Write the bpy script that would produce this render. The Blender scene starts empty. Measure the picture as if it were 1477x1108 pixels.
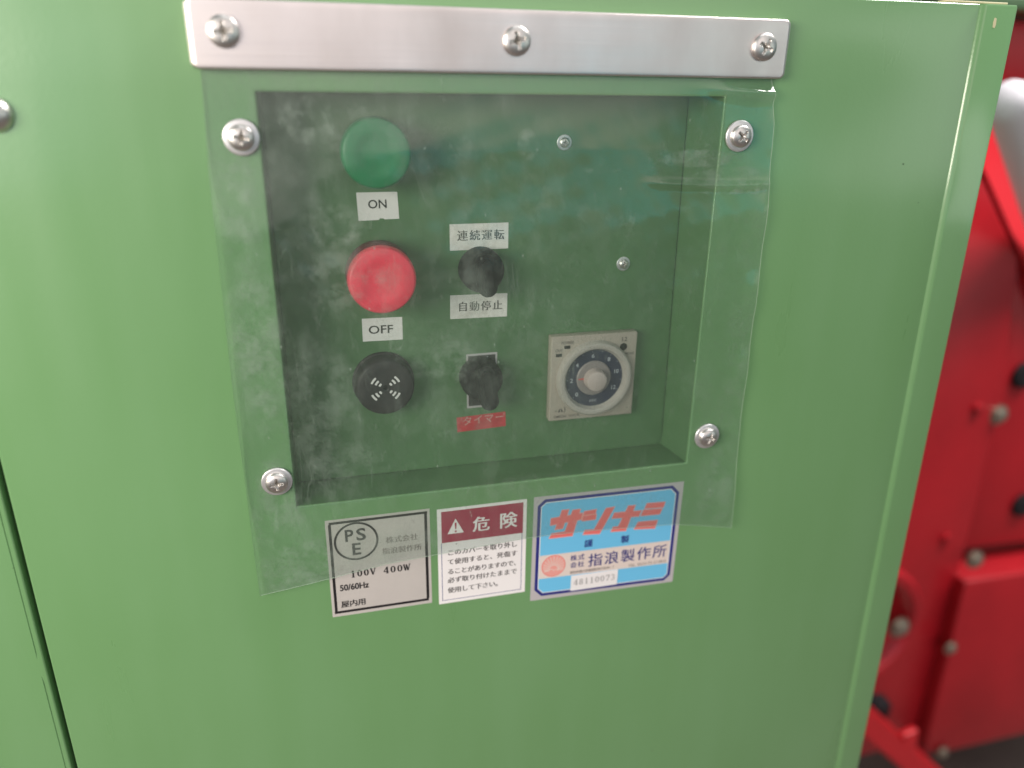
import bpy, bmesh, math, random
from mathutils import Vector, Matrix
random.seed(7)
S = bpy.context.scene
COL = S.collection
PI = math.pi

# ------------------------------------------------------------------ camera
K = 0.000765            # panel unit -> metres
CH = 1.12               # camera height
CAMD = 0.343            # camera distance from the cabinet front
cam = bpy.data.objects.new('camera', bpy.data.cameras.new('camera'))
COL.objects.link(cam)
R = ((0.9671056618657317, 0.0795412881374022, -0.24161916784205661),
     (-0.25398439878823986, 0.3545606553191762, -0.8998770287499357),
     (0.01409127245572561, 0.9316436685670542, 0.36309986348041967))
m4 = Matrix(R).to_4x4()
m4.translation = Vector((0, -CAMD, CH))
cam.matrix_world = m4
cam.data.sensor_fit = 'HORIZONTAL'
cam.data.sensor_width = 36.0
cam.data.lens = 36.0 * 1120.9 / 1477.0
cam.data.clip_start = 0.01
cam.data.clip_end = 100
cam.data.dof.use_dof = True
cam.data.dof.focus_distance = 0.375
cam.data.dof.aperture_fstop = 3.7
S.camera = cam

# ------------------------------------------------------------------ world: dim surroundings of a workshop
W = bpy.data.worlds.new('World'); S.world = W; W.use_nodes = True
wn, wl = W.node_tree.nodes, W.node_tree.links
wn.clear()
wo = wn.new('ShaderNodeOutputWorld'); wb = wn.new('ShaderNodeBackground')
wl.new(wb.outputs[0], wo.inputs[0])
wb.inputs[1].default_value = 0.54
tc = wn.new('ShaderNodeTexCoord')
def blob(prev, direction, lo, hi, colour, fac=1.0):
    d = Vector(direction).normalized()
    dot = wn.new('ShaderNodeVectorMath'); dot.operation = 'DOT_PRODUCT'
    wl.new(tc.outputs['Generated'], dot.inputs[0]); dot.inputs[1].default_value = d
    mr = wn.new('ShaderNodeMapRange'); mr.interpolation_type = 'SMOOTHSTEP'
    mr.inputs['From Min'].default_value = lo; mr.inputs['From Max'].default_value = hi
    mr.inputs['To Max'].default_value = fac
    wl.new(dot.outputs['Value'], mr.inputs[0])
    mx = wn.new('ShaderNodeMix'); mx.data_type = 'RGBA'
    wl.new(mr.outputs[0], mx.inputs[0]); wl.new(prev, mx.inputs[6])
    mx.inputs[7].default_value = (*colour, 1)
    return mx.outputs[2]
base = wn.new('ShaderNodeRGB'); base.outputs[0].default_value = (0.20, 0.30, 0.33, 1)
c = base.outputs[0]
c = blob(c, (0.12, -0.95, 0.28), 0.84, 0.985, (2.4, 2.16, 2.07))       # bright patch added behind for the steel bar's reflection
c = blob(c, (-0.45, -0.89, 0.06), 0.955, 0.992, (1.5, 1.8, 2.2))    # open door behind, to the left
c = blob(c, (0.30, -0.93, -0.17), 0.965, 0.985, (0.02, 0.85, 1.1)) # blue-green tarpaulin
c = blob(c, (0.64, -0.74, -0.34), 0.90, 0.955, (0.03, 1.5, 1.75))
c = blob(c, (0.68, -0.73, 0.0), 0.972, 0.988, (2.8, 3.0, 2.8))      # bright patch added for the sheen on the panel's right
c = blob(c, (0.56, -0.83, 0.02), 0.992, 0.998, (0.3, 0.4, 0.3))
c = blob(c, (-1.0, -0.05, 0.1), 0.86, 0.96, (3.4, 3.3, 3.0))        # brightness added at the left to light bar end and edges
c = blob(c, (0.1, -0.35, 0.93), 0.95, 0.985, (4.0, 4.0, 4.0))        # bright patch added overhead so the film creases glint
wl.new(c, wb.inputs[0])

# ------------------------------------------------------------------ lamps
def area(name, loc, target, size, power, colour):
    l = bpy.data.lights.new(name, 'AREA'); l.shape = 'RECTANGLE'
    l.size, l.size_y = size; l.energy = power; l.color = colour
    o = bpy.data.objects.new(name, l); COL.objects.link(o)
    o.location = loc
    o.rotation_euler = (Vector(target) - Vector(loc)).to_track_quat('-Z', 'Y').to_euler()
    return o
area('daylight_doorway', (-0.68, -0.52, 1.22), (-0.1, 0, 0.93), (0.5, 0.4), 10.6, (1.0, 0.90, 0.79))
area('machine_fill', (1.15, -0.05, 2.25), (0.95, 0.45, 0.9), (0.6, 0.4), 36, (1.0, 0.95, 0.92))  # added overhead lamp to brighten the red machine

# ------------------------------------------------------------------ colour management
S.view_settings.view_transform = 'Standard'
S.view_settings.look = 'None'
S.view_settings.gamma = 1
S.view_settings.use_curve_mapping = False
S.view_settings.exposure = 0.05
S.cycles.transparent_max_bounces = 24
S.cycles.max_bounces = 8

# ------------------------------------------------------------------ materials
def mat(name, colour, rough=0.5, metal=0.0, var=0.0, vscale=30, bump=0.0, bscale=400, coat=0.0, spec=0.5,
        var2=None, rvar=0.0):
    m = bpy.data.materials.new(name); m.use_nodes = True
    n, l = m.node_tree.nodes, m.node_tree.links
    p = n['Principled BSDF']
    p.inputs['Base Color'].default_value = (*colour, 1)
    p.inputs['Roughness'].default_value = rough
    p.inputs['Metallic'].default_value = metal
    p.inputs['Coat Weight'].default_value = coat
    p.inputs['Coat Roughness'].default_value = 0.25
    p.inputs['Specular IOR Level'].default_value = spec
    t = n.new('ShaderNodeTexCoord')
    if var:
        z = n.new('ShaderNodeTexNoise'); z.inputs['Scale'].default_value = vscale
        z.inputs['Detail'].default_value = 6; z.inputs['Roughness'].default_value = 0.6
        l.new(t.outputs['Object'], z.inputs['Vector'])
        r = n.new('ShaderNodeMapRange'); r.inputs['From Min'].default_value = 0.3; r.inputs['From Max'].default_value = 0.7
        l.new(z.outputs['Fac'], r.inputs[0])
        mx = n.new('ShaderNodeMix'); mx.data_type = 'RGBA'
        l.new(r.outputs[0], mx.inputs[0])
        mx.inputs[6].default_value = (*colour, 1)
        mx.inputs[7].default_value = (*(var2 or tuple(x * (1 - var) for x in colour)), 1)
        l.new(mx.outputs[2], p.inputs['Base Color'])
        if rvar:
            rr = n.new('ShaderNodeMapRange'); l.new(z.outputs['Fac'], rr.inputs[0])
            rr.inputs['From Min'].default_value = 0.3; rr.inputs['From Max'].default_value = 0.7
            rr.inputs['To Min'].default_value = rough - rvar; rr.inputs['To Max'].default_value = rough + rvar
            l.new(rr.outputs[0], p.inputs['Roughness'])
    if bump:
        z2 = n.new('ShaderNodeTexNoise'); z2.inputs['Scale'].default_value = bscale; z2.inputs['Detail'].default_value = 3
        l.new(t.outputs['Object'], z2.inputs['Vector'])
        b = n.new('ShaderNodeBump'); b.inputs['Strength'].default_value = bump; b.inputs['Distance'].default_value = 0.001
        l.new(z2.outputs['Fac'], b.inputs['Height']); l.new(b.outputs[0], p.inputs['Normal'])
    return m

def math_node(n, l, op, a, b=None):
    x = n.new('ShaderNodeMath'); x.operation = op
    for i, v in enumerate((a, b)):
        if v is None: continue
        if isinstance(v, (int, float)): x.inputs[i].default_value = v
        else: l.new(v, x.inputs[i])
    return x.outputs[0]

def paint_material():
    """green machine enamel: faint vertical wipe streaks, a few dark specks and chips, slight orange peel"""
    m = bpy.data.materials.new('green_enamel'); m.use_nodes = True
    n, l = m.node_tree.nodes, m.node_tree.links
    p = n['Principled BSDF']
    p.inputs['Coat Weight'].default_value = 1.0; p.inputs['Coat Roughness'].default_value = 0.13
    t = n.new('ShaderNodeTexCoord')
    mp = n.new('ShaderNodeMapping'); mp.inputs['Scale'].default_value = (38, 38, 5)
    l.new(t.outputs['Object'], mp.inputs[0])
    st = n.new('ShaderNodeTexNoise'); st.inputs['Scale'].default_value = 1; st.inputs['Detail'].default_value = 5
    l.new(mp.outputs[0], st.inputs['Vector'])
    cl = n.new('ShaderNodeTexNoise'); cl.inputs['Scale'].default_value = 9; cl.inputs['Detail'].default_value = 4
    l.new(t.outputs['Object'], cl.inputs['Vector'])
    a = math_node(n, l, 'ADD', st.outputs['Fac'], cl.outputs['Fac'])
    r = n.new('ShaderNodeMapRange'); r.inputs['From Min'].default_value = 0.75; r.inputs['From Max'].default_value = 1.25
    l.new(a, r.inputs[0])
    mx = n.new('ShaderNodeMix'); mx.data_type = 'RGBA'
    mx.inputs[6].default_value = (0.145, 0.302, 0.122, 1)
    mx.inputs[7].default_value = (0.158, 0.318, 0.138, 1)
    l.new(r.outputs[0], mx.inputs[0])
    # specks
    v = n.new('ShaderNodeTexVoronoi'); v.inputs['Scale'].default_value = 42
    l.new(t.outputs['Object'], v.inputs['Vector'])
    s1 = math_node(n, l, 'LESS_THAN', v.outputs['Distance'], 0.026)
    sp = n.new('ShaderNodeSeparateColor'); l.new(v.outputs['Color'], sp.inputs[0])
    s2 = math_node(n, l, 'GREATER_THAN', sp.outputs[0], 0.86)
    sm = math_node(n, l, 'MULTIPLY', s1, s2)
    mx2 = n.new('ShaderNodeMix'); mx2.data_type = 'RGBA'
    l.new(math_node(n, l, 'MULTIPLY', sm, 0.7), mx2.inputs[0]); l.new(mx.outputs[2], mx2.inputs[6])
    mx2.inputs[7].default_value = (0.07, 0.10, 0.05, 1)
    l.new(mx2.outputs[2], p.inputs['Base Color'])
    rr = n.new('ShaderNodeMapRange'); rr.inputs['From Min'].default_value = 0.3; rr.inputs['From Max'].default_value = 0.7
    rr.inputs['To Min'].default_value = 0.26; rr.inputs['To Max'].default_value = 0.40
    l.new(st.outputs['Fac'], rr.inputs[0]); l.new(rr.outputs[0], p.inputs['Roughness'])
    b = n.new('ShaderNodeBump'); b.inputs['Strength'].default_value = 0.055; b.inputs['Distance'].default_value = 0.001
    z2 = n.new('ShaderNodeTexNoise'); z2.inputs['Scale'].default_value = 500; z2.inputs['Detail'].default_value = 2
    l.new(t.outputs['Object'], z2.inputs['Vector']); l.new(z2.outputs['Fac'], b.inputs['Height'])
    l.new(b.outputs[0], p.inputs['Normal'])
    return m

def vinyl_material():
    """clear flexible vinyl: dusty, scuffed, slightly green-grey"""
    m = bpy.data.materials.new('dusty_vinyl'); m.use_nodes = True
    n, l = m.node_tree.nodes, m.node_tree.links
    n.clear()
    out = n.new('ShaderNodeOutputMaterial')
    t = n.new('ShaderNodeTexCoord')
    def noise(scale, detail=5, rough=0.6, vec=None, dist=0.0):
        z = n.new('ShaderNodeTexNoise'); z.inputs['Scale'].default_value = scale
        z.inputs['Detail'].default_value = detail; z.inputs['Roughness'].default_value = rough
        z.inputs['Distortion'].default_value = dist
        l.new(vec or t.outputs['Object'], z.inputs['Vector']); return z.outputs['Fac']
    def rng(x, a, b, c=0.0, d=1.0):
        r = n.new('ShaderNodeMapRange'); l.new(x, r.inputs[0]); r.interpolation_type = 'SMOOTHSTEP'
        for k, v in zip(('From Min', 'From Max', 'To Min', 'To Max'), (a, b, c, d)): r.inputs[k].default_value = v
        return r.outputs[0]
    sx = n.new('ShaderNodeSeparateXYZ'); l.new(t.outputs['Object'], sx.inputs[0])
    mp = n.new('ShaderNodeMapping'); mp.inputs['Scale'].default_value = (90, 90, 30); mp.inputs['Rotation'].default_value = (0, 0.35, 0)
    l.new(t.outputs['Object'], mp.inputs[0])
    cloud = rng(noise(22, 7, 0.68, dist=0.8), 0.46, 0.74)
    streak = rng(noise(1.0, 6, 0.6, mp.outputs[0]), 0.46, 0.74)
    fine = rng(noise(240, 3, 0.6), 0.45, 0.75)
    # dirtier towards the left side and the top, as the photograph shows
    left = rng(sx.outputs['X'], 0.02, 0.17, 1.0, 0.35)
    mask = math_node(n, l, 'MULTIPLY', cloud, 0.07)
    mask = math_node(n, l, 'ADD', mask, math_node(n, l, 'MULTIPLY', streak, 0.075))
    mask = math_node(n, l, 'MULTIPLY', mask, left)
    mask = math_node(n, l, 'ADD', mask, math_node(n, l, 'MULTIPLY', math_node(n, l, 'MULTIPLY', fine, cloud), 0.05))
    # specks of paint and dust
    v = n.new('ShaderNodeTexVoronoi'); v.inputs['Scale'].default_value = 330
    mp2 = n.new('ShaderNodeMapping'); mp2.inputs['Scale'].default_value = (1, 1, 0.55); mp2.inputs['Rotation'].default_value = (0, 0.4, 0)
    l.new(t.outputs['Object'], mp2.inputs[0]); l.new(mp2.outputs[0], v.inputs['Vector'])
    sp = n.new('ShaderNodeSeparateColor'); l.new(v.outputs['Color'], sp.inputs[0])
    speck = math_node(n, l, 'MULTIPLY', rng(v.outputs['Distance'], 0.06, 0.20, 1, 0), math_node(n, l, 'GREATER_THAN', sp.outputs[0], 0.972))
    mask = math_node(n, l, 'ADD', mask, math_node(n, l, 'MULTIPLY', speck, 0.28))
    # fine scratches: broken hair lines running mostly downwards
    mp3 = n.new('ShaderNodeMapping'); mp3.inputs['Scale'].default_value = (55, 55, 14); mp3.inputs['Rotation'].default_value = (0, -0.25, 0)
    l.new(t.outputs['Object'], mp3.inputs[0])
    for k, (sc, wd) in enumerate(((1.0, 0.0035), (2.3, 0.006))):
        q = noise(sc, 3, 0.6, mp3.outputs[0], 0.4)
        ln = math_node(n, l, 'LESS_THAN', math_node(n, l, 'ABSOLUTE', math_node(n, l, 'SUBTRACT', q, 0.5 + 0.03 * k)), wd)
        brk = rng(noise(45 + 30 * k, 3), 0.50, 0.62)
        mask = math_node(n, l, 'ADD', mask, math_node(n, l, 'MULTIPLY', math_node(n, l, 'MULTIPLY', ln, brk), 0.08))
    # scuffed patches with a hard grain
    grain = math_node(n, l, 'MULTIPLY', rng(noise(700, 2, 0.7), 0.50, 0.68), rng(noise(28, 4, 0.6), 0.50, 0.72))
    mask = math_node(n, l, 'ADD', mask, math_node(n, l, 'MULTIPLY', grain, 0.11))
    # one wiped smear at the upper right: a flattened ring segment in the sheet's own coordinates
    def smear(cx, cz, rx, rz, power, edge):
        dx = math_node(n, l, 'DIVIDE', math_node(n, l, 'SUBTRACT', sx.outputs['X'], cx), rx)
        dz = math_node(n, l, 'DIVIDE', math_node(n, l, 'SUBTRACT', sx.outputs['Z'], cz), rz)
        d = math_node(n, l, 'ADD', math_node(n, l, 'MULTIPLY', dx, dx), math_node(n, l, 'MULTIPLY', dz, dz))
        nn = math_node(n, l, 'MULTIPLY', math_node(n, l, 'SUBTRACT', noise(110, 4), 0.5), 1.1)
        d = math_node(n, l, 'ADD', d, nn)
        return math_node(n, l, 'MULTIPLY', rng(d, edge, 1.0, 1, 0), math_node(n, l, 'MULTIPLY', rng(noise(95, 7, 0.7), 0.40, 0.66), power))
    for a in ((0.180, 1.0875, 0.024, 0.0045, 0.34, 0.5), (0.203, 1.078, 0.034, 0.006, 0.20, 0.5), (0.205, 1.072, 0.028, 0.0013, 0.32, 0.4), (0.133, 1.083, 0.010, 0.0018, 0.40, 0.3),
              (0.097, 1.094, 0.006, 0.008, 0.30, 0.1), (0.006, 1.104, 0.016, 0.013, 0.42, 0.1), (0.024, 1.108, 0.010, 0.006, 0.20, 0.1), (0.012, 1.062, 0.016, 0.012, 0.34, 0.1), (0.014, 1.040, 0.022, 0.022, 0.26, 0.1),
              (0.034, 1.03, 0.014, 0.03, 0.14, 0.1), (0.004, 0.97, 0.02, 0.05, 0.18, 0.1), (-0.026, 1.07, 0.010, 0.03, 0.26, 0.1), (-0.024, 1.01, 0.012, 0.05, 0.30, 0.1), (-0.024, 0.93, 0.014, 0.03, 0.24, 0.1), (-0.014, 0.895, 0.026, 0.022, 0.30, 0.1),
              (0.03, 0.90, 0.03, 0.012, 0.16, 0.1), (0.060, 0.995, 0.02, 0.012, 0.26, 0.1), (0.062, 0.965, 0.016, 0.012, 0.20, 0.1), (0.073, 1.05, 0.012, 0.04, 0.16, 0.1),
              (0.105, 0.925, 0.06, 0.008, 0.12, 0.1), (0.11, 1.065, 0.03, 0.03, 0.10, 0.1), (0.09, 1.00, 0.04, 0.04, 0.08, 0.1), (0.215, 0.99, 0.012, 0.10, 0.10, 0.1), (0.21, 0.91, 0.014, 0.03, 0.16, 0.1)):
        a = list(a); a[4] *= 0.62; mask = math_node(n, l, 'ADD', mask, smear(*a))
    mask = math_node(n, l, 'ADD', mask, 0.048)
    cl = math_node(n, l, 'MINIMUM', mask, 0.7)
    tr = n.new('ShaderNodeBsdfTransparent'); tr.inputs[0].default_value = (0.928, 0.956, 0.944, 1)
    df = n.new('ShaderNodeBsdfDiffuse'); df.inputs[0].default_value = (0.50, 0.60, 0.53, 1)
    tl = n.new('ShaderNodeBsdfTranslucent'); tl.inputs[0].default_value = (0.62, 0.64, 0.58, 1)
    dt = n.new('ShaderNodeMixShader'); dt.inputs[0].default_value = 0.45; l.new(df.outputs[0], dt.inputs[1]); l.new(tl.outputs[0], dt.inputs[2])
    m1 = n.new('ShaderNodeMixShader'); l.new(cl, m1.inputs[0]); l.new(tr.outputs[0], m1.inputs[1]); l.new(dt.outputs[0], m1.inputs[2])
    gl = n.new('ShaderNodeBsdfGlossy'); gl.inputs[0].default_value = (1, 1, 1, 1); gl.inputs['Roughness'].default_value = 0.13
    fr = n.new('ShaderNodeFresnel'); ge = n.new('ShaderNodeNewGeometry')
    mi = n.new('ShaderNodeMapRange'); l.new(ge.outputs['Backfacing'], mi.inputs[0])     # thin sheet: the same Fresnel on both faces
    mi.inputs['To Min'].default_value = 1.42; mi.inputs['To Max'].default_value = 1 / 1.42
    l.new(mi.outputs[0], fr.inputs[0])
    m2 = n.new('ShaderNodeMixShader'); l.new(fr.outputs[0], m2.inputs[0]); l.new(m1.outputs[0], m2.inputs[1]); l.new(gl.outputs[0], m2.inputs[2])
    l.new(m2.outputs[0], out.inputs[0])
    return m

def steel_material():
    m = bpy.data.materials.new('brushed_stainless'); m.use_nodes = True
    n, l = m.node_tree.nodes, m.node_tree.links; p = n['Principled BSDF']; p.inputs['Metallic'].default_value = 1
    t = n.new('ShaderNodeTexCoord')
    def nz(scale, detail, rot=0.0, sc=1.0):
        mp = n.new('ShaderNodeMapping'); mp.inputs['Scale'].default_value = scale; mp.inputs['Rotation'].default_value = (0, rot, 0)
        l.new(t.outputs['Object'], mp.inputs[0])
        z = n.new('ShaderNodeTexNoise'); z.inputs['Scale'].default_value = sc; z.inputs['Detail'].default_value = detail
        l.new(mp.outputs[0], z.inputs['Vector']); return z.outputs['Fac']
    brush = nz((14, 50, 1500), 4); smudge = nz((45, 45, 16), 6, 0.7); blot = nz((30, 30, 30), 7)
    r1 = n.new('ShaderNodeMapRange'); r1.inputs['From Min'].default_value = .35; r1.inputs['From Max'].default_value = .7
    l.new(math_node(n, l, 'ADD', math_node(n, l, 'MULTIPLY', smudge, .6), math_node(n, l, 'MULTIPLY', blot, .4)), r1.inputs[0])
    mx = n.new('ShaderNodeMix'); mx.data_type = 'RGBA'; l.new(r1.outputs[0], mx.inputs[0])
    mx.inputs[6].default_value = (0.84, 0.775, 0.765, 1); mx.inputs[7].default_value = (0.68, 0.615, 0.60, 1)
    l.new(mx.outputs[2], p.inputs['Base Color'])
    ro = math_node(n, l, 'ADD', math_node(n, l, 'MULTIPLY', r1.outputs[0], .14), math_node(n, l, 'ADD', math_node(n, l, 'MULTIPLY', brush, .16), .24))
    l.new(ro, p.inputs['Roughness'])
    b = n.new('ShaderNodeBump'); b.inputs['Strength'].default_value = .05; b.inputs['Distance'].default_value = .0006
    l.new(brush, b.inputs['Height']); l.new(b.outputs[0], p.inputs['Normal'])
    return m
GREEN = paint_material()
GREEN_IN = mat('green_enamel_shaded', (0.094, 0.203, 0.088), 0.42, var=0.18, vscale=25, bump=0.05, bscale=500)  # darker copy of the green enamel: recess shade put into the colour
DARK = mat('dark_gap', (0.012, 0.014, 0.012), 0.8)
STEEL = steel_material()
ZINC = mat('zinc_screw', (0.82, 0.79, 0.76), 0.36, 1.0, var=0.25, vscale=400)
WASHER = mat('washer_steel', (0.78, 0.77, 0.78), 0.40, 0.8, var=0.15, vscale=300)
RECESS_DARK = mat('screw_recess_grime', (0.22, 0.20, 0.17), 0.5, 0.6)
VINYL = vinyl_material()
VEDGE = mat('vinyl_cut_edge', (0.36, 0.44, 0.36), 0.35)
BTN_G = mat('green_button_plastic', (0.003, 0.20, 0.072), 0.38, var=0.10, vscale=150)
BTN_R = mat('red_button_plastic', (0.90, 0.055, 0.105), 0.38, var=0.12, vscale=150)
BLACK = mat('black_plastic', (0.010, 0.009, 0.011), 0.75, spec=0.25, var=0.0, bump=0.08, bscale=900)
BLACK_D = mat('dusty_black_plastic', (0.010, 0.009, 0.012), 0.6, var=0.6, vscale=120, var2=(0.04, 0.037, 0.037))
PAPER = mat('white_paper_label', (0.88, 0.85, 0.85), 0.6, var=0.06, vscale=80)
PAPER_D = mat('worn_white_label', (0.88, 0.85, 0.83), 0.6, var=0.5, vscale=190, var2=(0.68, 0.64, 0.61))
STK_W = mat('white_sticker', (0.85, 0.815, 0.82), 0.45)
FOIL = mat('silver_foil_sticker', (0.60, 0.56, 0.535), 0.42, 0.15, var=0.06, vscale=70, bump=0.12, bscale=260)
FOIL_B = mat('silver_grey_sticker', (0.58, 0.54, 0.56), 0.4, 0.2)
MAROON = mat('maroon_ink', (0.34, 0.028, 0.065), 0.5)
INK = mat('black_ink', (0.012, 0.010, 0.012), 0.5)
INK_G = mat('worn_grey_ink', (0.22, 0.19, 0.18), 0.6)
INK_S = mat('worn_black_ink', (0.09, 0.08, 0.08), 0.6)
NAVY = mat('navy_ink', (0.018, 0.022, 0.20), 0.5)
CYAN = mat('sky_blue_ink', (0.16, 0.53, 0.82), 0.45)
CORAL = mat('coral_red_ink', (0.80, 0.17, 0.16), 0.5)
CORAL_P = mat('pale_coral_ink', (0.80, 0.34, 0.30), 0.5)
CREAM = mat('cream_ink', (0.74, 0.63, 0.58), 0.5)
WHITE = mat('white_ink', (0.82, 0.80, 0.82), 0.5)
RED_L = mat('red_label', (0.62, 0.045, 0.06), 0.5, var=0.3, vscale=150)
PINK_T = mat('faded_white_ink', (0.62, 0.36, 0.34), 0.6)
BEIGE = mat('beige_timer_plastic', (0.42, 0.365, 0.315), 0.45, var=0.06, vscale=120)
LID = mat('timer_lens_rim', (0.46, 0.42, 0.39), 0.3, var=0.12, vscale=130)
DIAL = mat('dark_blue_dial', (0.028, 0.034, 0.068), 0.4)
GREYD = mat('grey_dial_centre', (0.27, 0.235, 0.235), 0.4)
KNOBG = mat('pinkish_grey_knob', (0.50, 0.42, 0.40), 0.4)
DIALT = mat('dial_white_ink', (0.45, 0.47, 0.52), 0.5)
SLOT = mat('pale_slot', (0.74, 0.72, 0.72), 0.5)
RED = mat('red_machine_enamel', (0.44, 0.010, 0.018), 0.36, var=0.25, vscale=9, bump=0.05, bscale=80)
RED_HI = mat('lit_red_enamel', (0.58, 0.014, 0.022), 0.36, var=0.1, vscale=9)  # lighter copy of the red enamel: light on the hopper painted in
BOLT = mat('dull_bolt', (0.42, 0.37, 0.30), 0.45, 0.8, var=0.4, vscale=200)
DUCT = mat('white_duct_plastic', (0.82, 0.78, 0.84), 0.45)
FLOOR = mat('workshop_concrete', (0.20, 0.155, 0.14), 0.85, var=0.35, vscale=5, bump=0.4, bscale=60)
WALLM = mat('brown_board_wall', (0.22, 0.16, 0.12), 0.8, var=0.3, vscale=4)
CHIP = mat('cream_primer_chip', (0.66, 0.60, 0.38), 0.6)
DKGREEN = mat('dark_green_enamel', (0.05, 0.10, 0.045), 0.5)

# ------------------------------------------------------------------ object helpers
ORG = {}                                   # world origin of every object, for parenting
def finish(name, mesh, mats, parent=None, origin=(0, 0, 0), smooth=None):
    for m in (mats if isinstance(mats, (list, tuple)) else [mats]): mesh.materials.append(m)
    o = bpy.data.objects.new(name, mesh); COL.objects.link(o)
    place(o, parent, origin)
    if smooth is not None:
        for p in mesh.polygons: p.use_smooth = True
        try: mesh.set_sharp_from_angle(angle=math.radians(smooth))
        except Exception: pass
    return o
def place(o, parent, origin):
    origin = Vector(origin); ORG[o.name] = origin
    if parent is not None:
        o.parent = parent; o.location = origin - ORG[parent.name]
    else: o.location = origin
def thing(name, label, cat, origin):
    o = bpy.data.objects.new(name, None); COL.objects.link(o); o.empty_display_size = 0.05
    place(o, None, origin); o['label'] = label; o['category'] = cat
    return o
def bm_mesh(bm, name):
    bmesh.ops.recalc_face_normals(bm, faces=bm.faces)
    me = bpy.data.meshes.new(name); bm.to_mesh(me); bm.free(); return me
def u(x, z, y=0.0):                        # panel units -> world metres (y in panel units, negative is towards the viewer)
    return Vector((x * K, y * K, CH + z * K))
def add_poly_prism(bm, pts, y0, y1, mi=0):
    """pts: (x,z) outline in metres, extruded from y0 (front) to y1"""
    f = [bm.verts.new((x, y0, z)) for x, z in pts]; b = [bm.verts.new((x, y1, z)) for x, z in pts]
    fs = [bm.faces.new(f), bm.faces.new(b[::-1])]
    for i in range(len(pts)):
        j = (i + 1) % len(pts)
        fs.append(bm.faces.new((f[i], b[i], b[j], f[j])))
    for x in fs: x.material_index = mi
    return fs
def prism(name, pts, y0, y1, m, parent=None, bev=0.0, seg=3, origin=None):
    """closed plate with bevelled edges; pts in metres world (x,z)"""
    cx = sum(p[0] for p in pts) / len(pts); cz = sum(p[1] for p in pts) / len(pts)
    org = Vector((cx, y1, cz)) if origin is None else Vector(origin)
    bm = bmesh.new()
    add_poly_prism(bm, [(x - org.x, z - org.z) for x, z in pts], y0 - org.y, y1 - org.y)
    bmesh.ops.recalc_face_normals(bm, faces=bm.faces)
    if bev: bmesh.ops.bevel(bm, geom=list(bm.edges), offset=bev, segments=seg, affect='EDGES', profile=0.5)
    return finish(name, bm_mesh(bm, name), m, parent, org, 40)
def urect(x0, z0, x1, z1): return [(x0 * K, CH + z0 * K), (x1 * K, CH + z0 * K), (x1 * K, CH + z1 * K), (x0 * K, CH + z1 * K)]
def lathe_bm(bm, prof, seg=48, centre=(0, 0), y=0.0, mi=0):
    """prof: (radius, height towards the viewer); axis is -Y; closed at r=0 ends"""
    rings = []
    for r, h in prof:
        if r < 1e-9: rings.append([bm.verts.new((centre[0], y - h, centre[1]))])
        else: rings.append([bm.verts.new((centre[0] + r * math.cos(2 * PI * i / seg), y - h, centre[1] + r * math.sin(2 * PI * i / seg))) for i in range(seg)])
    for a, b in zip(rings, rings[1:]):
        for i in range(seg):
            j = (i + 1) % seg
            if len(a) == 1 and len(b) == 1: continue
            if len(a) == 1: f = bm.faces.new((a[0], b[i], b[j]))
            elif len(b) == 1: f = bm.faces.new((a[i], a[j], b[0]))
            else: f = bm.faces.new((a[i], a[j], b[j], b[i]))
            f.material_index = mi
def lathe(name, prof, loc, m, parent, seg=64, smooth=35):
    bm = bmesh.new(); lathe_bm(bm, [(r * K, h * K) for r, h in prof], seg)
    return finish(name, bm_mesh(bm, name), m, parent, loc, smooth)

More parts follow.
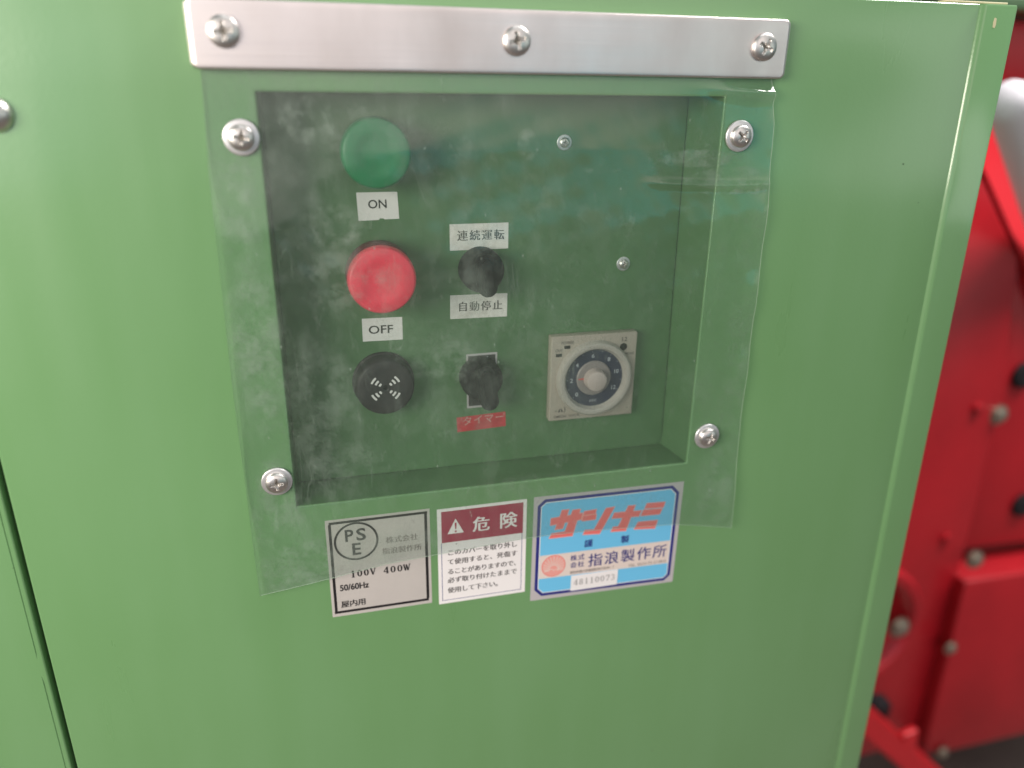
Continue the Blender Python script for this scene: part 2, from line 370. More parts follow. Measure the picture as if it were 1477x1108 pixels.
# ------------------------------------------------------------------ lettering (flat ink shapes on a label)
def text_polys(body, offset=0.0):
    c = bpy.data.curves.new('t', 'FONT'); c.body = body; c.dimensions = '2D'; c.fill_mode = 'FRONT'; c.offset = offset
    c.resolution_u = 3
    o = bpy.data.objects.new('t', c); COL.objects.link(o)
    bpy.context.view_layer.update()
    dg = bpy.context.evaluated_depsgraph_get()
    me = bpy.data.meshes.new_from_object(o.evaluated_get(dg), depsgraph=dg)
    v = [(a.co.x, a.co.y) for a in me.vertices]; f = [list(p.vertices) for p in me.polygons]
    bpy.data.objects.remove(o); bpy.data.curves.remove(c); bpy.data.meshes.remove(me)
    return v, f
class Ink:
    """collects flat shapes in label units (x right, z up) and builds one mesh"""
    def __init__(s): s.v = []; s.f = []; s.mi = []; s.lift = 0
    def add(s, v, f, mi=0, lift=None):
        if lift is None: s.lift += 1; lift = 0.20 + 0.0015 * (s.lift % 60)
        b = len(s.v); s.v += [(x, -lift, z) for x, z in v]; s.f += [[i + b for i in q] for q in f]; s.mi += [mi] * len(f)
    def poly(s, pts, mi=0, lift=None): s.add(pts, [list(range(len(pts)))], mi, lift)
    def rect(s, x0, z0, x1, z1, mi=0, lift=None): s.poly([(x0, z0), (x1, z0), (x1, z1), (x0, z1)], mi, lift)
    def ring(s, cx, cz, ro, ri, mi=0, n=48, a0=0, a1=2 * PI, lift=None, rz=None, riz=None):
        v = []; f = []
        rz = rz or ro; riz = riz if riz is not None else ri * rz / ro
        for i in range(n + 1):
            a = a0 + (a1 - a0) * i / n
            v += [(cx + ro * math.cos(a), cz + rz * math.sin(a)), (cx + ri * math.cos(a), cz + riz * math.sin(a))]
        for i in range(n): f.append([2 * i, 2 * i + 1, 2 * i + 3, 2 * i + 2])
        s.add(v, f, mi, lift)
    def disc(s, cx, cz, r, mi=0, n=48, lift=None, rz=None):
        s.poly([(cx + r * math.cos(2 * PI * i / n), cz + (rz or r) * math.sin(2 * PI * i / n)) for i in range(n)], mi, lift)
    def stroke(s, a, b, w, mi=0, lift=None):
        dx, dz = b[0] - a[0], b[1] - a[1]; L = math.hypot(dx, dz) or 1; nx, nz = -dz / L * w / 2, dx / L * w / 2
        s.poly([(a[0] + nx, a[1] + nz), (a[0] - nx, a[1] - nz), (b[0] - nx, b[1] - nz), (b[0] + nx, b[1] + nz)], mi, lift)
    def text(s, body, x0, z0, x1, z1, mi=0, bold=0.0, mincho=0.0):
        v, f = text_polys(body, bold)
        if not v: return
        ax = min(p[0] for p in v); bx = max(p[0] for p in v); az = min(p[1] for p in v); bz = max(p[1] for p in v)
        sx = (x1 - x0) / max(bx - ax, 1e-6); sz = (z1 - z0) / max(bz - az, 1e-6)
        for k in ((0,) if not mincho else (-1, -0.33, 0.33, 1)):
            s.add([(x0 + (p[0] - ax) * sx + k * mincho, z0 + (p[1] - az) * sz) for p in v], f, mi)
    def line(s, body, x0, z0, x1, h, mi=0, bold=0.0, mincho=0.0):
        """equal cells per character, keeps small kana small: each glyph set from its own em square"""
        n = len(body); cw = (x1 - x0) / n
        for i, ch in enumerate(body):
            v, f = text_polys(ch)
            if not v: continue
            em = 1.0
            for k in ((0,) if not (mincho or bold) else (-1, 0, 1)):
                for kz in ((0,) if not bold else (-1, 1)):
                    s.add([(x0 + (i + 0.5) * cw + (p[0] - em * 0.46) * h + k * (mincho or bold * h), z0 + (p[1] + 0.08) * h + kz * bold * h * .6) for p in v], f, mi)
    def serif(s, body, x0, z0, x1, h, mi=0, weight=1.0):
        """roman figures and capitals with thick and thin strokes and serifs"""
        n = len(body); cw = (x1 - x0) / n
        for i, ch in enumerate(body):
            w = cw * 0.80; X = x0 + i * cw + (cw - w) / 2
            T = 0.19 * h * weight; t = 0.06 * h * weight + 0.025 * h
            P = lambda a, b: (X + a * w, z0 + b * h)
            if ch == '0': s.ring(X + w / 2, z0 + h / 2, w * 0.46, w * 0.46 - T, mi, 28, rz=h / 2, riz=h / 2 - t)
            elif ch == '1':
                s.stroke(P(.52, 0), P(.52, 1), T, mi); s.stroke(P(.22, .02), P(.82, .02), t, mi); s.stroke(P(.26, .82), P(.52, .96), t * 1.3, mi)
            elif ch == '4':
                s.stroke(P(.68, 0), P(.68, 1), T, mi); s.stroke(P(.04, .28), P(.98, .28), t * 1.2, mi); s.stroke(P(.06, .28), P(.66, .98), t * 1.1, mi); s.stroke(P(.45, .02), P(.92, .02), t, mi)
            elif ch == '7':
                s.stroke(P(.06, .94), P(.94, .94), t * 1.7, mi); s.stroke(P(.38, 0), P(.88, .92), T * .9, mi); s.stroke(P(.08, .76), P(.08, .96), t, mi)
            elif ch == '8':
                s.ring(X + w / 2, z0 + h * .74, w * .36, w * .36 - T * .8, mi, 24, rz=h * .26, riz=h * .26 - t)
                s.ring(X + w / 2, z0 + h * .26, w * .44, w * .44 - T, mi, 24, rz=h * .27, riz=h * .27 - t)
            elif ch == '3':
                s.ring(X + w * .45, z0 + h * .74, w * .38, w * .38 - T * .8, mi, 24, -PI * .5, PI * .9, rz=h * .26, riz=h * .26 - t)
                s.ring(X + w * .45, z0 + h * .26, w * .46, w * .46 - T, mi, 24, -PI * .9, PI * .5, rz=h * .27, riz=h * .27 - t)
            elif ch == 'V':
                s.stroke(P(.12, .98), P(.52, .02), T * .95, mi); s.stroke(P(.90, .98), P(.52, .02), t, mi)
                s.stroke(P(-.06, .98), P(.34, .98), t, mi); s.stroke(P(.72, .98), P(1.06, .98), t, mi)
            elif ch == 'W':
                s.stroke(P(.0, .98), P(.28, .02), T * .9, mi); s.stroke(P(.28, .02), P(.5, .9), t, mi)
                s.stroke(P(.46, .95), P(.76, .02), T * .9, mi); s.stroke(P(.76, .02), P(1.05, .98), t, mi)
                s.stroke(P(-.14, .98), P(.2, .98), t, mi); s.stroke(P(.9, .98), P(1.2, .98), t, mi)
    def build(s, name, mats, parent):
        me = bpy.data.meshes.new(name)
        me.from_pydata([(x * K, y * K, z * K) for x, y, z in s.v], [], s.f)
        bm = bmesh.new(); bm.from_mesh(me)
        for p, i in zip(bm.faces, s.mi): p.material_index = i
        for p in bm.faces:
            p.normal_update()
            if p.normal.y > 0: p.normal_flip()
        bm.to_mesh(me); bm.free()
        o = finish(name, me, mats, None, (0, 0, 0))
        o.parent = parent; ORG[o.name] = ORG[parent.name]
        return o
def sticker(name, label, x, z, w, h, y, m, parent, rot=0.0, thick=0.35, corner=None, outline=None):
    """a thin plate whose origin is its lower left corner; rot in degrees, anticlockwise seen from the front"""
    bm = bmesh.new()
    pts = outline or [(0, 0), (w, 0), (w, h), (0, h)]
    add_poly_prism(bm, [(a * K, b * K) for a, b in pts], -0.06 * K, thick * K)
    o = finish(name, bm_mesh(bm, name), m, parent, u(x, z, y))
    o.rotation_euler = (0, math.radians(-rot), 0)
    if label: o['label'] = label
    return o

# ================================================================== the setting
bm = bmesh.new()
for p in ((-8, -8), (8, -8), (8, 8), (-8, 8)): bm.verts.new((p[0], p[1], 0))
bm.faces.new(bm.verts)
fl = finish('floor', bm_mesh(bm, 'floor'), FLOOR); fl['kind'] = 'structure'
wall = prism('back_wall', [(-3, 0), (6, 0), (6, 3.2), (-3, 3.2)], 2.6, 2.72, WALLM)
wall['label'] = 'plain brown board wall far behind the green cabinet and red machine'; wall['category'] = 'wall'

# ================================================================== the green control cabinet
ZT, ZB = 49.5, -1270.0                       # top and bottom edge of the front, panel units
cab = thing('control_cabinet', 'green painted steel control cabinet with a sunken switch panel under a clear vinyl flap', 'cabinet', (0.1, 0.14, 0))

def right_edge(z):                           # the door's right edge leans very slightly
    t = (49.5 - z) / 641.4
    return 420.7 + 17.1 * t
# ---- front panel: one sheet with a rectangular opening, rolled edges round outside and round the opening
RX0, RX1, RZ0, RZ1 = -19.0, 250.3, -252.5, -7.0
def build_front():
    bm = bmesh.new()
    org = u(0, 0)
    xs = [-175.4, RX0, RX1, None]; zs = [ZB, RZ0, RZ1, ZT]
    def V(x, z, y): return bm.verts.new((x * K, y * K, z * K))
    def ex(i, z): return right_edge(z) + 3.0 if i == 3 else xs[i]
    rr = 1.6
    ins = lambda i, j: ((rr if i == 0 else (0 if i == 3 else (-rr if i == 1 else rr))), )
    # grid of the flat face (inset from rolled edges)
    g = {}
    for i in range(4):
        for j in range(4):
            z = zs[j]; z2 = z - rr if j == 3 else z
            x = ex(i, z); x2 = x + rr if i == 0 else x
            if i in (1, 2) and j in (1, 2):
                x2 = x - rr if i == 1 else x + rr
                z2 = z - rr if j == 1 else z + rr
            g[i, j] = V(x2, z2, 0)
    for i in range(3):
        for j in range(3):
            if (i, j) == (1, 1): continue
            bm.faces.new((g[i, j], g[i + 1, j], g[i + 1, j + 1], g[i, j + 1]))
    # rolled opening edge, curling inwards
    prev = [g[1, 1], g[2, 1], g[2, 2], g[1, 2]]
    steps = 5
    for s in range(1, steps + 1):
        a = s / steps * PI / 2; off = rr - rr * math.sin(a); y = rr - rr * math.cos(a)
        ring = [V(RX0 - off, RZ0 - off, y), V(RX1 + off, RZ0 - off, y), V(RX1 + off, RZ1 + off, y), V(RX0 - off, RZ1 + off, y)]
        for q in range(4):
            w = (q + 1) % 4; bm.faces.new((prev[q], ring[q], ring[w], prev[w]))
        prev = ring
    # rolled top edge
    pt = [g[i, 3] for i in range(4)]
    for s in range(1, steps + 2):
        if s <= steps:
            a = s / steps * PI / 2; z = ZT - rr + rr * math.sin(a); y = rr - rr * math.cos(a)
        else: z, y = ZT, 20
        row = [V(pt[i].co.x / K, z, y) for i in range(4)]
        for i in range(3): bm.faces.new((pt[i], pt[i + 1], row[i + 1], row[i]))
        pt = row
    # rolled left edge down the seam
    pl = [g[0, j] for j in range(4)]
    for s in range(1, steps + 2):
        if s <= steps:
            a = s / steps * PI / 2; x = -175.4 + rr - rr * math.sin(a); y = rr - rr * math.cos(a)
        else: x, y = -175.4, 22
        row = [V(x, pl[j].co.z / K, y) for j in range(4)]
        for j in range(3): bm.faces.new((pl[j], row[j], row[j + 1], pl[j + 1]))
        pl = row
    bmesh.ops.recalc_face_normals(bm, faces=bm.faces)
    if sum(f.normal.y * f.calc_area() for f in bm.faces) > 0: bmesh.ops.reverse_faces(bm, faces=bm.faces)
    me = bpy.data.meshes.new('front_panel'); bm.to_mesh(me); bm.free()
    return finish('front_panel', me, GREEN, cab, org, 50)
build_front()
# ---- recess walls (a folded tray) and the mounting plate at its bottom
DEP = 31.0
def build_recess():
    bm = bmesh.new(); org = u(RX0, RZ0, DEP)
    def V(x, z, y): return bm.verts.new(((x - RX0) * K, (y - DEP) * K, (z - RZ0) * K))
    y0 = 1.75
    o1 = [V(RX0, RZ0, y0), V(RX1, RZ0, y0), V(RX1, RZ1, y0), V(RX0, RZ1, y0)]
    o2 = [V(RX0 + .5, RZ0 + .8, DEP + 1), V(RX1 - 5, RZ0 + .8, DEP + 1), V(RX1 - 8, RZ1 - .5, DEP + 1), V(RX0 + .5, RZ1 - .5, DEP + 1)]
    o3 = [V(RX0 + 2, RZ0 + 3, DEP + 1.4), V(RX1 - 9, RZ0 + 3, DEP + 1.4), V(RX1 - 11, RZ1 - 3, DEP + 1.4), V(RX0 + 2, RZ1 - 3, DEP + 1.4)]
    for q in range(4):
        w = (q + 1) % 4
        bm.faces.new((o1[q], o1[w], o2[w], o2[q])); bm.faces.new((o2[q], o2[w], o3[w], o3[q]))
    me = bm_mesh(bm, 'recess_tray')
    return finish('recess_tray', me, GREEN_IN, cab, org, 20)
build_recess()
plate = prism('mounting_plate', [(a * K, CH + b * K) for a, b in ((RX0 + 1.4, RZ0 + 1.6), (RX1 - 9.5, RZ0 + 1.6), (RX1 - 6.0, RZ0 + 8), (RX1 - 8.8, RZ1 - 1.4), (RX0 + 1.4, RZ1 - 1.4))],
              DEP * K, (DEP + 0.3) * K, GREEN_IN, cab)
# ---- shell of the cabinet
def panel_box(name, x0, x1, y0, y1, z0, z1, m, bev=0.001):
    return prism(name, [(x0, z0), (x1, z0), (x1, z1), (x0, z1)], y0, y1, m, cab, bev)
xl, xr = -560 * K, 452 * K
zt, zb = CH + ZT * K, CH + ZB * K
panel_box('top_panel', xl, xr + .002, 0.0165, 0.2785, zt - 0.0016, zt - 0.0001, GREEN, 0.0)
panel_box('back_panel', xl, xr, 0.2785, 0.28, zb, zt, GREEN, 0.0)
panel_box('bottom_panel', xl, xr, 0.018, 0.2785, zb, zb + 0.0015, GREEN, 0.0)
panel_box('left_panel', xl, xl + 0.0015, 0.006, 0.2785, zb + 0.0015, zt - 0.0016, GREEN, 0.0)
# seam channel behind the gap
prism('seam_channel', urect(-184, ZB, -172, ZT - 2), 17 * K, 19 * K, DARK, cab)
# ---- access panel to the left of the seam: an edge lip with a fine groove in it
def build_access():
    bm = bmesh.new(); org = u(-180, 0)
    prof = [(-178.5, 24), (-178.5, 1.4), (-178.75, .6), (-179.3, .12), (-180.0, 0)]
    tail = [(-560, 0), (-560, 8)]
    # the groove is broken in the middle of its length
    def col(z, groove):
        w = 0.42 if groove else 0.0
        return prof + [(-181.3, 0), (-181.5, w), (-181.95, w), (-182.15, 0)] + tail
    zl = [(ZB, 0), (-470, 0), (-465, 1), (-357, 1), (-352, 0), (-338, 0), (-333, 1), (-214, 1), (-208, 0), (ZT, 0)]
    rows = [[bm.verts.new(((x + 180) * K, y * K, z * K)) for x, y in col(z, g)] for z, g in zl]
    for a, b in zip(rows, rows[1:]):
        for i in range(len(a) - 1): bm.faces.new((a[i], a[i + 1], b[i + 1], b[i]))
    return finish('access_panel', bm_mesh(bm, 'access_panel'), GREEN, cab, org, 30)
build_access()
# ---- corner post on the right: overlaps the front panel, its rolled left edge catches the light
def build_post():
    bm = bmesh.new(); org = u(440, 0)
    rr = 1.9; h = 2.6
    prof = []
    prof += [(-0.5, 0.15), (0, -0.1), (0.4, -0.8), (1.6, -1.85), (2.5, -2.38), (3.0, -2.56), (3.4, -h)]
    n = len(prof)
    def row(z):
        xl_ = right_edge(z); xr_ = 448.2 + 12.4 * (48.5 - z) / 585.0
        p = [(xl_ + a, b) for a, b in prof]
        for s in range(7):
            a = s / 6 * PI / 2; p.append((xr_ - rr + rr * math.sin(a), -h + rr - rr * math.cos(a)))
        p.append((xr_, 360))
        return p
    zl = [ZT - 0.2, ZT - 1.6, -100, -300, -592, ZB]
    rows = [[bm.verts.new(((x - 440) * K, y * K, z * K)) for x, y in row(z)] for z in zl]
    for v in rows[0]: v.co.y += 0.8 * K
    for a, b in zip(rows, rows[1:]):
        for i in range(len(a) - 1): bm.faces.new((a[i], a[i + 1], b[i + 1], b[i]))
    bm.faces.new([v for v in rows[0]])
    return finish('corner_post', bm_mesh(bm, 'corner_post'), GREEN, cab, org, 45)
post = build_post()
ch = sticker('paint_chip', None, 431.2, 36.0, 0, 0, -2.75, CHIP, cab, thick=0.3, outline=[(0.2, 0), (1.6, -.4), (2.1, 1.5), (1.6, 5.2), (.2, 5.6), (-.3, 3)])
for px_, pz_, w_ in ((386, -47.5, .6), (404, -73, .5), (236, -404, .45)):
    sticker('paint_drip', None, px_, pz_, 0, 0, -0.02, DKGREEN if w_ == .6 else GREEN_IN, cab, thick=0.1, outline=[(-w_, 1.2 * w_), (-.7 * w_, -.5 * w_), (0, -1.2 * w_), (.8 * w_, -.5 * w_), (w_, 1.3 * w_), (.3 * w_, .4 * w_)])
# hem strip along the top edge by the post
prism('top_hem', urect(396, ZT + 0.1, 443, ZT + 1.3), 1.2 * K, 9 * K, CHIP, cab, 0.0003)

# ---- screws --------------------------------------------------------------
def screw_mesh(name, r, dome, washer_r=None, washer_h=1.0, angle=0.3, slot=True):
    """pan head with a cross recess; units are panel units; material 0 head, 1 washer, 2 grime in the recess"""
    bm = bmesh.new()
    base = washer_h if washer_r else 0.0
    seg, rings = 72, 26
    ca, sa = math.cos(angle), math.sin(angle)
    def height(x, z):
        q = math.hypot(x, z) / r
        h = dome * (0.35 + 0.65 * math.sqrt(max(0.0, 1 - (q * 0.97) ** 2.4)))
        a, b = x * ca + z * sa, -x * sa + z * ca
        L, wd = 0.60 * r, 0.115 * r
        d = 0.0
        for p, s in ((a, b), (b, a)):
            e = max(abs(s) - wd, abs(p) - L)
            d = max(d, min(1.0, max(0.0, -e / (0.06 * r))))
        cone = max(0.0, 1 - math.hypot(a, b) / (0.30 * r))
        d = max(d * (0.55 + 0.45 * (1 - min(1, math.hypot(a, b) / L))), cone ** 0.6)
        return h - d * dome * 0.62, d
    prev = None; dv = {}
    for k in range(rings + 1):
        rad = r * (k / rings)
        if k == 0:
            h, d = height(0, 0); v = bm.verts.new((0, -(base + h) * K, 0)); dv[v] = d; cur = [v]
        else:
            cur = []
            for i in range(seg):
                x, z = rad * math.cos(2 * PI * i / seg), rad * math.sin(2 * PI * i / seg)
                h, d = height(x, z); v = bm.verts.new((x * K, -(base + h) * K, z * K)); dv[v] = d; cur.append(v)
        if prev:
            for i in range(seg):
                j = (i + 1) % seg
                f = bm.faces.new((prev[0], cur[i], cur[j]) if len(prev) == 1 else (prev[i], cur[i], cur[j], prev[j]))
                f.material_index = 2 if sum(dv[v] for v in f.verts) / len(f.verts) > 0.8 else 0
        prev = cur
    low = [bm.verts.new((v.co.x, -base * K * 0.5, v.co.z)) for v in prev]
    for i in range(seg):
        j = (i + 1) % seg; bm.faces.new((prev[i], low[i], low[j], prev[j]))
    if washer_r:
        lathe_bm(bm, [(r * .6 * K, washer_h * .9 * K), ((washer_r - .7) * K, washer_h * K), ((washer_r - .2) * K, washer_h * .85 * K), (washer_r * K, washer_h * .5 * K), (washer_r * K, 0)], 64, mi=1)
    me = bm_mesh(bm, name)
    for m in (ZINC, WASHER, RECESS_DARK): me.materials.append(m)
    for p in me.polygons: p.use_smooth = True
    try: me.set_sharp_from_angle(angle=math.radians(55))
    except Exception: pass
    return me
def screw(me, loc, parent, angle, label=None, tilt=(0, 0)):
    o = bpy.data.objects.new('screw', me); COL.objects.link(o)
    place(o, parent, loc); o.rotation_euler = (tilt[0], angle, tilt[1])
    if label: o['label'] = label
    return o

# ---- stainless clamping bar with three screws
def build_bar():
    bm = bmesh.new()
    x0, x1, z0, z1 = -48.6, 285.6, 3.4, 35.8
    y0 = -6.5; rr = 3.2; org = u(x0, z0)
    prof = [(x0, -0.4)]
    for s in range(9):
        a = s / 8 * PI / 2; prof.append((x0 + rr - rr * math.cos(a), y0 + rr - rr * math.sin(a)))
    for s in range(9):
        a = s / 8 * PI / 2; prof.append((x1 - rr + rr * math.sin(a), y0 + rr - rr * math.cos(a)))
    prof.append((x1, -0.4))
    def row(z, back, trim):
        out = []
        for x, y in prof:
            xx = x + trim if x < 100 else x - trim
            out.append(bm.verts.new(((xx - x0) * K, min(-0.4, y + back) * K, (z - z0) * K)))
        return out
    cr = 3.6; tr = lambda d: cr - math.sqrt(max(0, cr * cr - (cr - min(d, cr)) ** 2))
    ds = ((0, 2.0), (.12, .5), (.5, .06), (1.1, 0), (1.9, 0), (2.8, 0), (3.6, 0))
    rows = [row(z0 + d, b_, tr(d)) for d, b_ in ds] + [row(z1 - d, b_, tr(d)) for d, b_ in ds[::-1]]
    for a, b in zip(rows, rows[1:]):
        for i in range(len(a) - 1): bm.faces.new((a[i], a[i + 1], b[i + 1], b[i]))
    bm.faces.new(rows[0]); bm.faces.new(rows[-1][::-1])
    o = finish('clamping_bar', bm_mesh(bm, 'clamping_bar'), STEEL, cab, org, 50)
    o['label'] = 'brushed stainless steel bar clamping the top of the vinyl flap with three screws'
    return o
bar = build_bar()
big = screw_mesh('bar_screw', 7.6, 3.8)
for (x, z, a, lb) in ((-31.2, 20.8, 0.2, 'cross recess screw at the left end of the bar'), (118.2, 20.2, 0.05, 'cross recess screw in the middle of the bar'), (268, 20.6, 0.75, 'cross recess screw at the right end of the bar')):
    screw(big, u(x, z, -6.5), bar, a, lb)

# ---- vinyl flap
def film_outline_left(z):
    P = [(3.3, -44.6), (-47, -46.6), (-102, -46.9), (-167, -48.0), (-231, -47.8), (-312, -47.0)]
    for (a, x), (b, y) in zip(P, P[1:]):
        if b <= z <= a: return x + (y - x) * (a - z) / (a - b)
    return P[0][1] if z > 0 else P[-1][1]
def film_outline_right(z):
    P = [(3.3, 279.5), (-22, 284.2), (-73, 286.8), (-141, 287.6), (-196, 287.8), (-309, 290.4)]
    for (a, x), (b, y) in zip(P, P[1:]):
        if b <= z <= a: return x + (y - x) * (a - z) / (a - b)
    return P[0][1] if z > 0 else P[-1][1]
def film_bottom(t):
    P = [(0, -312.0), (.14, -305.2), (.246, -299.8), (.33, -297.6), (.43, -296.2), (.525, -295.5), (.68, -296.5), (.866, -300.4), (1, -308.6)]
    for (a, x), (b, y) in zip(P, P[1:]):
        if a <= t <= b:
            s = (t - a) / (b - a); return x + (y - x) * s
    return P[-1][1]
FSCR = [(-28.4, -29.4), (261.9, -29.4), (-29.2, -232.2), (263.4, -232.2)]
def film_y(x, z):
    """distance in front of the cabinet: pressed flat at the screws and the bar, loose elsewhere"""
    near = min(math.hypot(x - a, z - b) for a, b in FSCR)
    k = min(1.0, near / 60.0); k = k * k * (3 - 2 * k)
    top = min(1.0, max(0.0, (3.0 - z) / 40.0)); k *= (0.15 + 0.85 * top)
    w = 1.0 + 1.1 * math.sin(x * 0.021 + 0.6) * math.sin(z * 0.017 + 0.3) + 0.45 * math.sin(x * 0.055 + z * 0.031) + 0.25 * math.sin(z * 0.09 - x * 0.02) + 0.10 * math.sin(z * 0.31 + x * 0.12) * math.sin(x * 0.23 - z * 0.05)
    y = 0.9 + k * max(0.2, 1.5 + w)
    if z < -252: y += 0.00022 * (-252 - z) ** 2 * 3 * (0.7 + 0.3 * math.sin(x * 0.03))
    # a buckle at the upper right where the sheet leaves the bar
    y += 5.2 * math.exp(-((x - 270) / 20) ** 2 - ((z + 4.4 + (x - 268) * 0.06) / 3.6) ** 2)
    # a soft fold running in from the right edge under the upper screw
    fx = min(1.0, max(0.0, (x - 198) / 26)) * min(1.0, max(0.0, (292 - x) / 14)); fz = -55.5 - 3.2 * math.sin((x - 198) / 92 * 2.2)
    y += 1.5 * fx * math.exp(-((z - fz) / 2.0) ** 2)
    y += 1.2 * math.exp(-((x - 284) / 6) ** 2) * math.sin(z * 0.06) ** 2
    return y
def build_film():
    bm = bmesh.new(); NX, NZ = 150, 280; org = u(0, 0) * 1.0
    rows = []
    for j in range(NZ + 1):
        s = j / NZ; row = []
        for i in range(NX + 1):
            t = i / NX; zbm = film_bottom(t); z = 3.2 + (zbm - 3.2) * s
            xa, xb = film_outline_left(z), film_outline_right(z); x = xa + (xb - xa) * t
            row.append((x, z, film_y(x, z)))
        rows.append(row)
    th = 0.55
    fr = [[bm.verts.new((x * K, -y * K, z * K)) for x, z, y in r] for r in rows]
    bk = [[bm.verts.new((x * K, (-y + th) * K, z * K)) for x, z, y in r] for r in rows]
    for j in range(NZ):
        for i in range(NX):
            bm.faces.new((fr[j][i], fr[j][i + 1], fr[j + 1][i + 1], fr[j + 1][i]))
            bm.faces.new((bk[j][i], bk[j + 1][i], bk[j + 1][i + 1], bk[j][i + 1]))
    nflat = len(bm.faces)
    for j in range(NZ):
        bm.faces.new((fr[j][0], fr[j + 1][0], bk[j + 1][0], bk[j][0])); bm.faces.new((fr[j][NX], bk[j][NX], bk[j + 1][NX], fr[j + 1][NX]))
    for i in range(NX):
        bm.faces.new((fr[0][i], bk[0][i], bk[0][i + 1], fr[0][i + 1])); bm.faces.new((fr[NZ][i], fr[NZ][i + 1], bk[NZ][i + 1], bk[NZ][i]))
    # the material is written in metres from the floor line, so keep object coordinates = world x, z
    bm.faces.ensure_lookup_table()
    for q in range(nflat, len(bm.faces)): bm.faces[q].material_index = 1
    for v in bm.verts: v.co.z += CH
    o = finish('vinyl_flap', bm_mesh(bm, 'vinyl_flap'), [VINYL, VEDGE], cab, (0, 0, 0), 60)
    o['label'] = 'clear dusty vinyl flap hanging over the switch panel'
    return o
film = build_film()
wsc = screw_mesh('flap_screw', 6.6, 4.0, 9.3, 1.3)
for (x, z), a, lb in zip(FSCR, (0.5, 1.0, 0.25, 0.6), ('washered screw at the upper left of the vinyl flap', 'washered screw at the upper right of the vinyl flap', 'washered screw at the lower left of the vinyl flap', 'washered screw at the lower right of the vinyl flap')):
    screw(wsc, u(x, z, -1.0), film, a, lb)
# ---- two small screws in the mounting plate, a round bolt at the far left
sml = screw_mesh('plate_screw', 3.1, 2.2, 4.8, 0.5)
for (x, z), a, lb in zip(((160, -35), (204.8, -113.2)), (0.4, 0.1), ('small screw in the plate, upper one', 'small screw in the plate, above the timer')):
    screw(sml, u(x, z, DEP), plate, a, lb)
lathe('round_bolt', [(0, 5.5), (3, 5.3), (6, 4.2), (8.2, 2.0), (8.8, 0.2), (8.8, 0)], u(-141.5, -18.5, 0), ZINC, cab)

# ---- mushroom push buttons
def mushroom(x, z, r, m, name, label, y_front, ring_mat=None):
    H = DEP - y_front                        # total height above the plate
    collar = lathe(name, [(0, .1), (r * .86, .1), (r * .86, 3.2), (r * .80, 4.0), (r * .74, 4.2), (r * .74, 6), (0, 6)], u(x, z, DEP), BLACK, cab)
    collar['label'] = label
    b = H - 15.5
    if ring_mat:  # ring added behind the cap to carry its shaded side
        lathe('button_shade_ring', [(0, 6.2), (r * .99, 6.2), (r * 1.0, 7.0), (r * 1.0, b + 4.0), (r * .97, b + 5.0), (0, b + 5.0)], u(x, z, DEP), ring_mat, collar, 96)
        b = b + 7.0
    prof = [(0, 5.9), (r * .62, 5.9), (r * .62, b), (r * .95, b), (r * .985, b + .6), (r, b + 1.6), (r * .998, max(b + 1.8, H - 5.2))]
    for s in range(1, 7):
        a = s / 6 * PI / 2; prof.append((r * (.995 - .09 * (1 - math.cos(a))), H - 5.2 + 4.4 * math.sin(a)))
    prof += [(r * .82, H - .42), (r * .70, H - .12), (r * .56, H - .25), (r * .5, H - .7), (r * .3, H - .95), (0, H - 1.0)]
    lathe('button_cap', prof, u(x, z, DEP), m, collar, 96)
mushroom(42.0, -38.9, 19.7, BTN_G, 'push_button', 'green mushroom push button above the ON label', 5)
mushroom(41.6, -110.5, 20.3, BTN_R, 'push_button', 'red mushroom push button above the OFF label', 1.5, mat('shaded_red_plastic', (0.10, 0.008, 0.014), .45))  # ring's darker red has the cap side's shade painted in

# ---- buzzer
bz = lathe('buzzer', [(0, 0), (20, 0), (20, 2.0), (19.4, 2.6), (19.0, 3.0), (18.7, 11.5), (18.0, 13.2), (16.8, 14), (12, 14.1), (2.2, 14.1), (1.5, 13.6), (1.4, 11), (0, 11)], u(41.6, -183.6, DEP), BLACK_D, cab, 96)
bz['label'] = 'round black buzzer with four groups of pale arc slots'
ik = Ink()
for q in range(4):
    mid = PI / 4 + q * PI / 2
    mid += (0.13, -0.13, 0.13, -0.13)[q] * -1
    for rad, sp in ((4.2, .24), (6.8, .25), (9.5, .25)):
        ik.ring(0, 0, rad + .68, rad - .68, 0, 8, mid - sp, mid + sp, lift=14.35)
o = ik.build('sound_slots', [SLOT], bz)

# ---- rotary selector switches
def selector(x, z, tip, label, kz_top):
    b = lathe('selector_switch', [(0, .1), (14.2, .1), (14.2, 6.5), (13.8, 9.4), (12.8, 11.2), (11.0, 12.2), (6, 12.6), (0, 12.7)], u(x, z, DEP), BLACK, cab, 72)
    b['label'] = label
    n = 14; w = 6.1
    pts = [(tip[0] - x + w * math.cos(PI + PI * i / n), tip[1] - z + w + w * math.sin(PI + PI * i / n)) for i in range(n + 1)]
    top = kz_top - z
    pts += [(6.0 * math.cos(PI * i / n) , top - 6.0 + 6.0 * math.sin(PI * i / n)) for i in range(n + 1)]
    bm = bmesh.new(); add_poly_prism(bm, [(a * K, c_ * K) for a, c_ in pts], -20.5 * K, -7.0 * K)
    bmesh.ops.recalc_face_normals(bm, faces=bm.faces)
    ed = [e for e in bm.edges if all(abs(v.co.y + 20.5 * K) < 1e-7 for v in e.verts)]
    bmesh.ops.bevel(bm, geom=ed, offset=3.2 * K, segments=5, affect='EDGES')
    o = finish('knob', bm_mesh(bm, 'knob'), BLACK, b, u(x, z, DEP), 40)
    return b
pl2 = sticker('legend_plate', 'black legend plate with silver border behind the lower selector switch', 97.2, -208.6, 21.2, 39.0, DEP, FOIL_B, cab, rot=0.5, thick=0.3)
